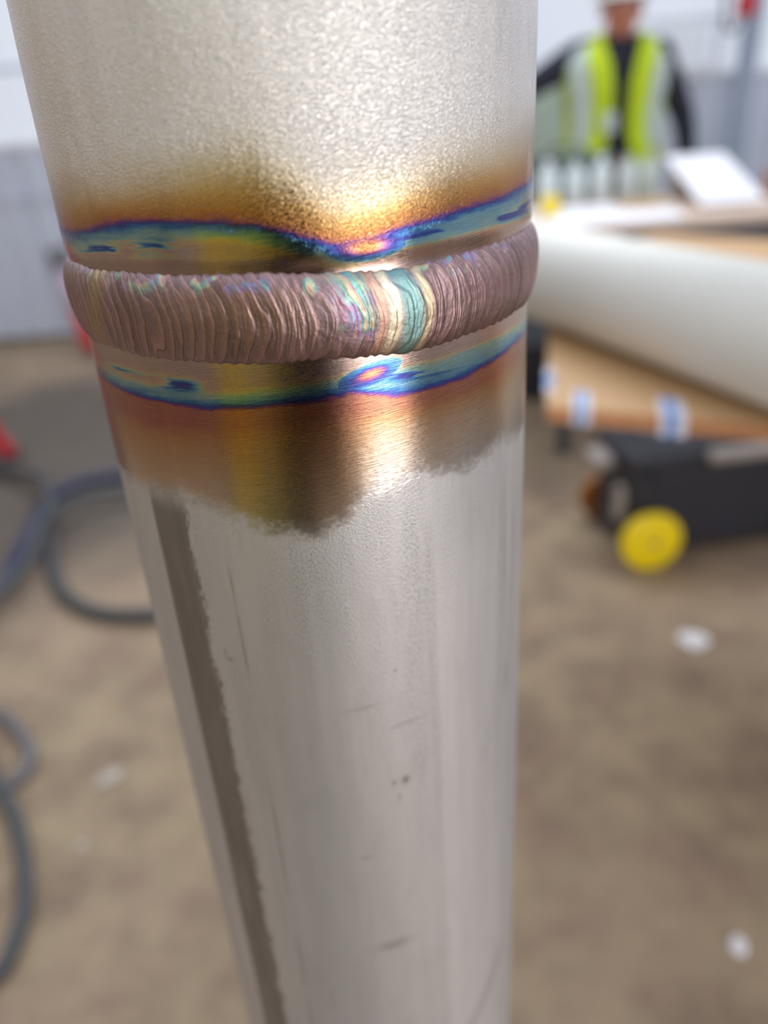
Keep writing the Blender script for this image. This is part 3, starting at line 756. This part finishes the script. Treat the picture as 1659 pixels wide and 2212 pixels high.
def hose(name, pts, r, mat, label):
    P = [Vector((x, y, z)) for x, y, z in pts]
    o = obj(name, tube_bm(spline_pts([p - P[0] for p in P], 12), r), mat, None, True); o.location = P[0]
    return tag(o, label, 'hose')
hose('welding_cable', [(-1.30, 1.55, .02), (-1.18, 1.95, .02), (-1.20, 2.25, .02), (-1.24, 2.56, .02), (-1.18, 2.74, .02), (-1.0, 2.80, .02), (-.70, 2.86, .02), (-.3, 3.0, .02)], .020, M['hoseb'], 'navy blue cable curving up the floor left of the pipe')
hose('rubber_hose', [(-1.60, 2.95, .018), (-1.30, 2.72, .064), (-1.16, 2.42, .064), (-1.07, 2.16, .022), (-.97, 1.955, .022), (-.84, 1.83, .022), (-.67, 1.79, .022), (-.40, 1.82, .022)], .019, M['hose'], 'dark grey hose bending in a hook towards the upright pipe')
hose('rubber_hose', [(-1.35, 1.35, .062), (-1.15, 1.78, .062), (-1.10, 2.04, .062), (-1.11, 2.30, .102), (-1.0, 2.55, .062), (-.7, 2.62, .030), (-.45, 2.60, .02)], .018, M['hose'], 'dark hose lying over the navy cable')
hose('air_hose', [(-1.15, 1.50, .012), (-.93, 1.42, .012), (-.845, 1.34, .012), (-.80, 1.27, .012), (-.815, 1.20, .012), (-.90, 1.17, .012), (-1.1, 1.16, .012)], .012, M['hoseg'], 'light grey hose making a small loop at the left edge')
hose('rubber_hose', [(-1.1, 1.40, .038), (-.93, 1.30, .044), (-.855, 1.21, .044), (-.765, 1.10, .016), (-.706, .99, .015), (-.671, .90, .015), (-.664, .83, .015), (-.672, .79, .015), (-.74, .70, .015), (-.9, .6, .015)], .014, M['hose'], 'dark hose bowing along the bottom left of the floor')

# scraps of paper
M['dustypaper'] = simple('dusty_paper', srgb(186, 178, 168), .85)
def scrap(x, y, s, rz, label, flat=.5):
    b = bmesh.new(); bmesh.ops.create_icosphere(b, subdivisions=2, radius=1)
    r_ = random.Random(int(x * 1000))
    for v in b.verts:
        k = r_.uniform(.7, 1.15); v.co = Vector((v.co.x * s * k, v.co.y * s * .7 * k, max(0, (v.co.z + .75)) * s * flat * k * .5))
    o = obj('paper_scrap', b, M['dustypaper' if x < 0 else 'paper']); o.location = (x, y, 0.0); o.rotation_euler = (0, 0, rz)
    tag(o, label, 'scrap', 'paper scraps on the floor')
scrap(.743, 1.535, .045, 0.1, 'white paper scrap on the floor below the yellow wheel')
scrap(-.613, 1.205, .030, .9, 'pale paper scrap on the floor left of the pipe')
scrap(.516, .760, .018, 1.2, 'small white scrap at the lower right floor')
scrap(-.62, 1.04, .014, .3, 'tiny faint scrap beside the bowing dark hose')

# ------------------------------------------------------------------ people
def skin_mesh(name, verts, edges, mat, parent, sub=2, root=0):
    me = bpy.data.meshes.new(name)
    me.from_pydata([v[0] for v in verts], edges, [])
    o = bpy.data.objects.new(name, me); COL.objects.link(o)
    md = o.modifiers.new('skin', 'SKIN'); md.use_smooth_shade = True
    sv = me.skin_vertices[0].data
    for i, v in enumerate(verts):
        r = v[1]; sv[i].radius = (r, r) if not isinstance(r, tuple) else r
        sv[i].use_root = (i == root)
    s = o.modifiers.new('sub', 'SUBSURF'); s.levels = sub; s.render_levels = sub
    me.materials.append(mat)
    if parent: o.parent = parent
    return o

def hand_chains(wrist, fwd_, side, palm_n, curl, V, Ed, wi):
    """adds palm, four fingers and thumb to lists V, E from wrist vertex wi; fwd_ finger direction, side towards thumb"""
    w = Vector(wrist); f_ = Vector(fwd_).normalized(); s = Vector(side).normalized(); nrm = Vector(palm_n).normalized()
    V.append((tuple(w + f_ * .045), (.030, .018))); pi_ = len(V) - 1; Ed.append((wi, pi_))
    lens = (.070, .078, .073, .058)
    for k in range(4):
        off = s * (.030 - .020 * k)
        base = w + f_ * .085 + off
        V.append((tuple(base), .0095)); a = len(V) - 1; Ed.append((pi_, a))
        d = f_.copy(); pos = base
        for j in range(3):
            ang = curl * (j + .6)
            d = (f_ * math.cos(ang) + nrm * math.sin(ang)).normalized(); pos = pos + d * lens[k] * (.45, .32, .23)[j]
            V.append((tuple(pos), .0088 - .0008 * j)); Ed.append((a, len(V) - 1)); a = len(V) - 1
    tb_ = w + f_ * .03 + s * .030
    V.append((tuple(tb_), .012)); a = len(V) - 1; Ed.append((pi_, a))
    pos = tb_
    for j in range(2):
        d = (f_ * .75 + s * (.65 - .4 * j) + nrm * .35 * j).normalized(); pos = pos + d * .033
        V.append((tuple(pos), .0105 - .001 * j)); Ed.append((a, len(V) - 1)); a = len(V) - 1

def ellipsoid(name, c, r, mat, parent, seg=24, rings=16):
    b = bmesh.new(); bmesh.ops.create_uvsphere(b, u_segments=seg, v_segments=rings, radius=1)
    for v in b.verts: v.co = Vector((c[0] + v.co.x * r[0], c[1] + v.co.y * r[1], c[2] + v.co.z * r[2]))
    return obj(name, b, mat, parent, True)

def person(loc, rz, hL, eL, hR, eR, label, hgt=1.74, wide=0.0, skin='skin', bands=True, vest_mat='hiviz'):
    """figure facing -y; eL/hL elbow and wrist of the arm on +x, eR/hR on -x"""
    k = hgt / 1.74
    P = empty('person', loc, rz); P.scale = (k, k, k); tag(P, label, 'person')
    # continuous body: legs, torso, neck, head, arms, hands
    V = [((0, 0, .94), (.15, .11)), ((0, 0, 1.10), (.135, .10)), ((0, .01, 1.28), (.165, .11)), ((0, .01, 1.40), (.12, .085)), ((0, -.01, 1.450), .062),
         ((0, -.03, 1.490), .064), ((0, -.055, 1.535), (.074, .085)), ((0, -.05, 1.60), (.084, .098)), ((0, -.042, 1.66), (.060, .07))]
    Ed = [(0, 1), (1, 2), (2, 3), (3, 4), (4, 5), (5, 6), (6, 7), (7, 8)]
    for s, el, hd in ((1, eL, hL), (-1, eR, hR)):
        V.append(((s * .175, .01, 1.40), .062)); a = len(V) - 1; Ed.append((3, a))
        V.append((el, .042)); Ed.append((a, a + 1)); V.append((hd, .028)); Ed.append((a + 1, a + 2))
        d = (Vector(hd) - Vector(el)).normalized()
        inward = Vector((-s, 0, 0)); sd = Vector((0, -1, 0)) if abs(d.y) < .7 else Vector((0, 0, 1))
        hand_chains(hd, d, sd, inward, .28, V, Ed, a + 2)
        V.append(((s * .095, 0, .86), .088)); h = len(V) - 1; Ed.append((0, h))
        V.append(((s * .105, -.01, .50), .058)); Ed.append((h, h + 1)); V.append(((s * .11, .02, .10), .038)); Ed.append((h + 1, h + 2))
        V.append(((s * .12, -.12, .045), (.04, .03))); Ed.append((h + 2, h + 3))
    skin_mesh('body', V, Ed, M[skin], P)
    # face
    ellipsoid('nose', (0, -.152, 1.555), (.014, .022, .024), M[skin], P, 12, 8)
    for s in (-1, 1):
        ellipsoid('ear', (s * .084, -.045, 1.56), (.010, .020, .032), M[skin], P, 12, 8)
        ellipsoid('eye', (s * .031, -.138, 1.588), (.013, .010, .009), M['paper'], P, 12, 8)
    ellipsoid('mouth', (0, -.136, 1.517), (.025, .008, .006), M['plyedge'], P, 12, 8)
    # jumper
    V = [((0, 0, .93), (.175, .135)), ((0, 0, 1.10), (.16, .125)), ((0, .005, 1.28), (.19, .14)), ((0, 0, 1.40), (.155, .128)), ((0, -.012, 1.475), .082)]
    Ed = [(0, 1), (1, 2), (2, 3), (3, 4)]
    for s, el, hd in ((1, eL, hL), (-1, eR, hR)):
        V.append(((s * .195, .01, 1.395), .078)); a = len(V) - 1; Ed.append((3, a))
        V.append((el, .056)); Ed.append((a, a + 1)); V.append((tuple(Vector(hd).lerp(Vector(el), .06)), .040)); Ed.append((a + 1, a + 2))
    skin_mesh('jumper', V, Ed, M['navy'], P)
    V = [((0, 0, .98), (.16, .125)), ((0, 0, .90), (.165, .13))]; Ed = [(0, 1)]
    for s in (1, -1):
        V.append(((s * .095, 0, .82), .102)); h = len(V) - 1; Ed.append((1, h))
        V.append(((s * .105, -.01, .50), .075)); V.append(((s * .11, .02, .09), .060)); Ed += [(h, h + 1), (h + 1, h + 2)]
    skin_mesh('trousers', V, Ed, M['trou'], P)
    for s in (1, -1):
        b = box_bm(s * .12, -.05, .045, .095, .27, .09, .035, 3); obj('boot', b, M['glove'], P, True)
    # hi-vis waistcoat, open down the front
    zs = [.95, 1.0, 1.08, 1.18, 1.28, 1.36, 1.42, 1.455, 1.485]
    rx = [.225, .222, .212, .215, .232, .238, .215, .165, .105]; ry = [.160, .158, .148, .150, .160, .158, .135, .105, .090]
    gap = [.34, .28, .20, .16, .16, .22, .34, .50, .75]
    def vest(name, a0, a1, z0, z1, off, mat, th=.005, n_=44, full=False):
        b = bmesh.new(); nz = 26; rows = []
        for j in range(nz + 1):
            z = z0 + (z1 - z0) * j / nz
            X, Y, G = np.interp(z, zs, rx) + off, np.interp(z, zs, ry) + off, np.interp(z, zs, gap) + wide
            row = []
            for i in range(n_ + 1):
                t = a0 + (a1 - a0) * i / n_
                ang = G + t * (2 * math.pi - 2 * G)          # 0..1 round the body, opening at the front
                fold = .005 * math.sin(ang * 9 + z * 14) + .004 * math.sin(ang * 17 - z * 22)
                row.append(b.verts.new(((X + fold) * math.sin(ang), -(Y + fold) * math.cos(ang), z)))
            rows.append(row)
        for j in range(nz):
            for i in range(n_): b.faces.new((rows[j][i], rows[j][i + 1], rows[j + 1][i + 1], rows[j + 1][i]))
        o = obj(name, b, mat, P, True)
        s_ = o.modifiers.new('thick', 'SOLIDIFY'); s_.thickness = th; s_.offset = 1
        return o
    v_ = vest('waistcoat', 0, 1, .95, 1.485, 0, M[vest_mat], n_=72)
    for a0, a1 in (((.075, .155), (.845, .925)) if bands else ()):
        o = vest('reflective_band', a0, a1, 1.00, 1.47, .006, M['silver'], .003, 8); o.parent = v_
    for (a0, a1) in ((.28, .72),):
        o = vest('reflective_band', a0, a1, 1.02, 1.07, .006, M['silver'], .003, 30); o.parent = v_
    obj('badge', box_bm(-.05, -.172, 1.13, .055, .006, .085, .002), M['silver'], P)
    # hard hat
    b = bmesh.new(); seg = 32; rings = []
    pr = [(1.0, 0.0), (.995, .03), (.93, .07), (.78, .105), (.5, .130), (.18, .140)]
    for r_, h in pr:
        rings.append([b.verts.new((.112 * r_ * math.cos(2 * math.pi * i / seg), -.048 + .132 * r_ * math.sin(2 * math.pi * i / seg), 1.612 + h)) for i in range(seg)])
    for A, B in zip(rings, rings[1:]):
        for i in range(seg): b.faces.new((A[i], A[(i + 1) % seg], B[(i + 1) % seg], B[i]))
    b.faces.new(rings[-1])
    hh = obj('hard_hat', b, M['helmet'], P, True); so = hh.modifiers.new('thick', 'SOLIDIFY'); so.thickness = .004
    b = bmesh.new(); inn_, out_ = [], []
    for i in range(seg):
        a = 2 * math.pi * i / seg; pk = .012 + .045 * max(0, -math.sin(a)) ** 2
        inn_.append(b.verts.new((.112 * math.cos(a), -.048 + .132 * math.sin(a), 1.614)))
        out_.append(b.verts.new(((.112 + pk * .4) * math.cos(a), -.048 + (.132 + pk) * math.sin(a), 1.606)))
    for i in range(seg): b.faces.new((inn_[i], inn_[(i + 1) % seg], out_[(i + 1) % seg], out_[i]))
    o = obj('brim', b, M['helmet'], hh, True); so = o.modifiers.new('thick', 'SOLIDIFY'); so.thickness = .005
    return P

person((1.19, 4.02, 0), R(-4), (.37, -.04, .86), (.345, .04, 1.12), (-.62, -.10, 1.19), (-.40, -.02, 1.29),
       'man in white hard hat and yellow-green hi-vis vest standing behind the far table', 1.74)

# the photographer, behind the camera and seen only as the dark reflection in the pipe
pg = person((-.235, -.34, 0), R(180), (.25, -.10, .86), (.26, .0, 1.10), (-.225, -.26, 1.095), (-.12, -.155, 1.015),
            'photographer in a hi-vis vest holding up a phone, behind the viewpoint', 1.62, -.10, 'deepskin', False, 'vestyellow')
# phone: back face just behind the lens, upright in the camera's own tilt, held in the hands
phn = empty('mobile_phone', (0, 0, 1.2)); tag(phn, 'black mobile phone held at the viewpoint by the photographer', 'phone')
b = box_bm(.006, -.070, 0.0092, .086, .172, .012, .004, 3)
o = obj('phone_body', b, M['phone'], phn); 
o2 = obj('screen', box_bm(.006, -.070, .0156, .078, .158, .0008, .0002), M['black'], phn)
phn.rotation_euler = cam.matrix_world.to_euler()
